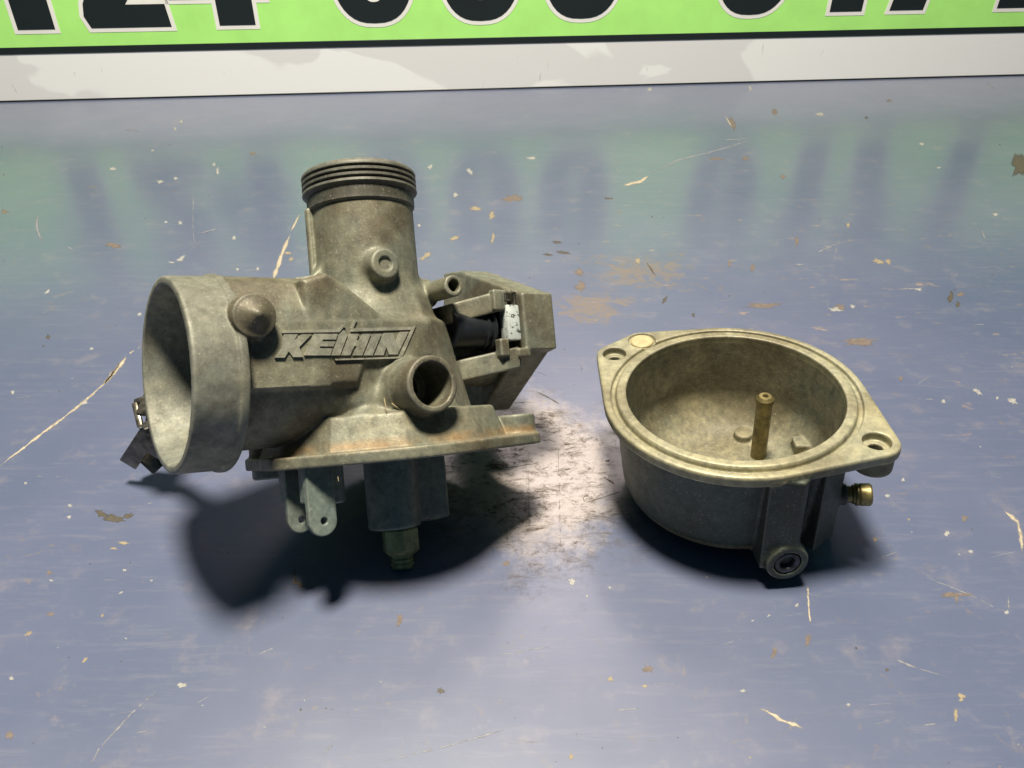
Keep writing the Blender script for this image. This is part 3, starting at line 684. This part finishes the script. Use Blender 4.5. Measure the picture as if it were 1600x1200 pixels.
bright = [mark_line([(0, 728), (60, 682), (120, 637), (165, 598), (196, 556)], 4.2, jit=.5), mark_line([(160, 602), (182, 578), (197, 558)], 7), mark_line([(196, 556), (222, 540)], 2, gap=.4),
          mark_line([(468, 334), (455, 362)], 4), mark_line([(453, 366), (440, 398), (426, 440)], 7),
          mark_line([(1187, 1108), (1200, 1112), (1222, 1126), (1254, 1137)], 6.5), mark_line([(1568, 798), (1590, 815), (1596, 840), (1597, 862)], 7), mark_line([(1262, 915), (1264, 950), (1267, 985)], 3.6, gap=.2),
          mark_line([(973, 290), (1000, 284), (1014, 275)], 5), mark_line([(1132, 180), (1145, 200)], 3), mark_line([(600, 560), (612, 548)], 2)]
add_marks("bright_scratches", bright, M_SCRW)
pale = [mark_line([(58, 335), (58, 358), (66, 380)], 4.5), mark_line([(104, 384), (116, 393)], 3.5), mark_line([(1014, 272), (1060, 250), (1110, 238), (1176, 218)], 2.6), mark_line([(303, 300), (301, 350), (305, 392)], 1.8, gap=.3),
        mark_line([(246, 1078), (205, 1115), (155, 1170), (140, 1200)], 3, gap=.15), mark_line([(600, 1190), (700, 1165), (790, 1140)], 3.0, gap=.1), mark_line([(310, 365), (342, 357)], 2.4), mark_line([(1450, 903), (1512, 928), (1572, 958)], 2, gap=.1),
        mark_line([(1400, 1031), (1435, 1045)], 5), mark_line([(1435, 1045), (1475, 1056)], 2), mark_line([(1575, 930), (1576, 955)], 4), mark_line([(1440, 1134), (1464, 1131)], 3), mark_line([(195, 203), (218, 205)], 3),
        mark_line([(1275, 395), (1310, 380), (1318, 372)], 2.5, gap=.2), mark_line([(1240, 414), (1270, 412)], 3, gap=.3), mark_line([(1310, 367), (1290, 500)], 1.4, gap=.6), mark_line([(770, 1025), (860, 1010)], 2.2, gap=.2),
        mark_line([(960, 1110), (1000, 1107)], 3), mark_line([(400, 1024), (432, 1010)], 2, gap=.2), mark_line([(210, 1146), (235, 1141)], 3), mark_line([(505, 1182), (520, 1160)], 2), mark_line([(540, 1115), (600, 1095)], 2, gap=.3),
        mark_line([(1400, 452), (1438, 450)], 2), mark_line([(1532, 355), (1540, 375)], 3), mark_line([(1540, 128), (1556, 140)], 4), mark_line([(1112, 220), (1176, 216)], 2, gap=.2), mark_line([(38, 990), (44, 1010)], 3), mark_line([(490, 220), (493, 240)], 2.5)]
for _ in range(90):
    x = random.uniform(-50, 1650); y = random.uniform(170, 1200)**1.0; a = random.gauss(0, .35)+(-.25); L = random.uniform(10, 60)*(y/700)**.7
    pale.append(mark_line([(x, y), (x+L*math.cos(a), y+L*math.sin(a)*.5)], random.uniform(.6, 1.3), gap=.35))
add_marks("pale_scratches", pale, M_SCR)
W_ = [(177, 264, 6, 3, -.3), (251, 284, 6, 3, 0), (274, 279, 4, 3, 0), (335, 257, 3, 4, 0), (340, 268, 2.5, 8, .1), (283, 404, 8, 4, -.5), (268, 410, 5, 2, 0), (366, 372, 4, 4, 0), (371, 421, 3, 3, 0), (74, 456, 6, 2.5, -.7), (218, 491, 3.5, 3.5, 0), (143, 545, 4, 3, 0), (283, 190, 3, 4, 0),
      (274, 201, 3, 3, 0), (238, 235, 3, 2, 0), (282, 348, 4, 2.5, 0), (259, 347, 3, 2, 0), (132, 630, 7, 2.5, -.2), (894, 909, 7, 6, .4), (1479, 834, 5, 5, 0), (1583, 627, 9, 4.5, .4), (1558, 622, 3, 3, 0), (1527, 612, 9, 4, .6), (1306, 484, 13, 3.5, .1), (1333, 479, 5, 4, 0), (1435, 452, 6, 2.5, 0),
      (1440, 225, 5, 2.5, 0), (1467, 262, 4, 1.5, 0), (1555, 335, 5, 3, 0), (1474, 627, 4, 4, 0), (1517, 862, 5, 3, 0), (1245, 946, 4, 3, 0), (1326, 1101, 4, 3, 0), (1160, 1080, 7, 3, -.1), (1573, 957, 4, 4, 0), (18, 1060, 5, 3.5, 0), (285, 1071, 8, 4, -.1), (109, 790, 4, 3, -.3), (108, 808, 4, 3, 0),
      (195, 891, 3, 2, .3), (80, 907, 3, 2, 0), (237, 907, 3, 2, 0), (672, 261, 5, 5, .6), (734, 268, 4, 6, -.6), (712, 305, 4, 4, 0), (832, 247, 9, 2.5, 0), (705, 433, 4, 3, 0), (655, 353, 3, 3, 0), (953, 918, 3, 2.5, 0), (917, 931, 2.5, 2.5, 0), (1386, 702, 5, 3, 0), (1386, 775, 4, 3, 0), (1411, 750, 3, 3, 0), (1015, 140, 5, 4, 0), (1172, 138, 3, 5, 0), (1281, 178, 8, 4, 0), (40, 755, 2.5, 2.5, 0), (20, 613, 3, 3, 0), (403, 420, 3, 3, 0)]
Y_ = [(1503, 1088, 6, 6, 0), (1494, 1117, 4, 11, .05), (1502, 1093, 4, 3, 0), (455, 405, 5, 3, 0), (665, 400, 10, 4, -.7), (640, 338, 5, 3, -.3), (1172, 1184-0, 2, 2, 0), (893, 1182, 4, 5, 0), (1007, 1072, 6, 3, 0), (953, 1061, 5, 5, 0), (160, 1022-60, 3, 3, 0), (45, 990, 8, 3, -.4), (133, 1031, 6, 3, -.8), (1372, 408, 9, 4, .3), (1387, 409, 5, 5, .3), (1325, 352, 3, 5, 0),
      (745, 326, 9, 4, 0), (768, 337, 6, 6, 0), (770, 372, 3, 8, .2), (712, 372, 9, 3, -.3), (997, 408, 5, 5, 0), (450, 395, 6, 3, 0), (432, 440, 5, 3, 0), (193, 849, 9, 3, .1), (177, 857, 7, 2.5, 0), (1420, 812, 2.5, 2.5, 0), (1367, 843, 5, 3, .6)]
O_ = [(1013, 1046, 10, 6, .1), (16, 1149, 7, 9, 0), (624, 967, 5, 12, .1), (792, 880, 6, 5, -.5), (1490, 929, 26, 4, 0), (1495, 935, 3, 9, 0), (8, 331, 8, 4, 0), (178, 383, 14, 4, .05), (465, 912, 12, 5, .4), (460, 900, 3, 12, 0), (1245, 377, 3, 9, .1), (1176, 418, 4, 7, 0), (1140, 411, 3, 6, 0), (1407, 592, 4, 4, 0), (1209, 1020, 4, 11, .2), (1507, 810, 6, 6, 0), (1192, 477, 30, 4, 0), (1345, 533, 36, 7, .02),
      (800, 310, 16, 6, 0), (905, 455-30, 9, 7, 0), (907, 448, 8, 10, .3), (1224, 276, 5, 4, 0), (1210, 175, 4, 6, -.3), (1145, 193, 4, 14, -.45), (1390, 157, 4, 3, 0), (77, 895, 4, 4, 0), (1310, 480, 10, 5, 0), (80, 960, 6, 3, 0), (1120, 248, 12, 3, 0), (1165, 247, 6, 4, 0), (1500, 460, 7, 4, 0), (1262, 1000, 5, 12, .2), (395, 240, 6, 3, 0), (950, 720, 5, 3, 0)]
D_ = [(158, 803, 10, 7, .5), (180, 810, 22, 6, .12), (200, 806, 10, 4, -.3), (688, 1079, 7, 5, -.2), (1486, 465, 5, 9, .2), (1497, 476, 4, 5, 0), (1592, 258, 13, 22, .1), (1338, 1013, 2.5, 2.5, 0), (1386, 1047, 3, 3, 0), (470, 1109, 2, 2, 0), (1354, 184, 2.5, 2.5, 0), (880, 395, 12, 2.5, .1), (855, 398, 9, 2, 0), (1017, 440-20, 2, 12, -.6), (1038, 470, 3, 8, .5), (75, 527, 3, 4, 0), (1083, 492, 3, 3, 0), (872, 379, 10, 2, .1), (950, 310, 9, 2, .1)]  # dark blots of mixed size, the largest at the right edge
for _ in range(80):
    x = random.uniform(-60, 1660); y = 170+1030*random.random()**.8; k = (.35+.65*y/1200); r = abs(random.gauss(0, .8))+.45
    (W_ if random.random() < .65 else (O_ if random.random() < .6 else Y_)).append((x, y, r*k*random.uniform(.8, 2.2), r*k*.8, random.uniform(-.6, .6)))
for _ in range(70):
    D_.append((random.uniform(0, 1600), random.uniform(180, 1200), random.uniform(.6, 1.8), random.uniform(.6, 1.4), 0))
for nm, lst, mt in (("white_paint_flecks", W_, M_FLW), ("cream_paint_flecks", Y_, M_FLY), ("tan_paint_flecks", O_, M_FLO), ("dark_spots", D_, M_FLD)):
    add_marks(nm, [mark_poly(*(a[:4]), rot=a[4], lift=.045+.004*(i % 5)) for i, a in enumerate(lst)], mt)
gr = []
for _ in range(26):                                    # dark scratches in the pale patch
    x = random.gauss(835, 55); y = random.gauss(700, 95); a = random.gauss(-.05, .5); L = random.uniform(6, 34)
    if not (745 < x < 965 and 560 < y < 880): continue
    gr.append(mark_line([(x, y), (x+L*.5*math.cos(a), y+L*.5*math.sin(a)*.6), (x+L*math.cos(a+.3), y+L*math.sin(a+.3)*.6)], random.uniform(.5, 1.4), gap=.2, step=4, lift=.03))
gr += [mark_line([(915, 786), (945, 776), (972, 768)], 1.8, step=4), mark_line([(915, 786), (911, 778), (920, 772)], 1.8, step=3), mark_line([(740, 736), (800, 730), (850, 722)], 1.2, step=5), mark_line([(784, 770), (840, 771)], 1.1, step=5),
       mark_line([(826, 735), (827, 830)], 1.2, gap=.2), mark_line([(872, 690), (876, 860)], .9, gap=.4), mark_line([(838, 612), (858, 622), (875, 632)], 2.2, step=4), mark_line([(942, 745), (960, 756)], 3, step=3)]
add_marks("grime_scratches", gr, M_FLD)
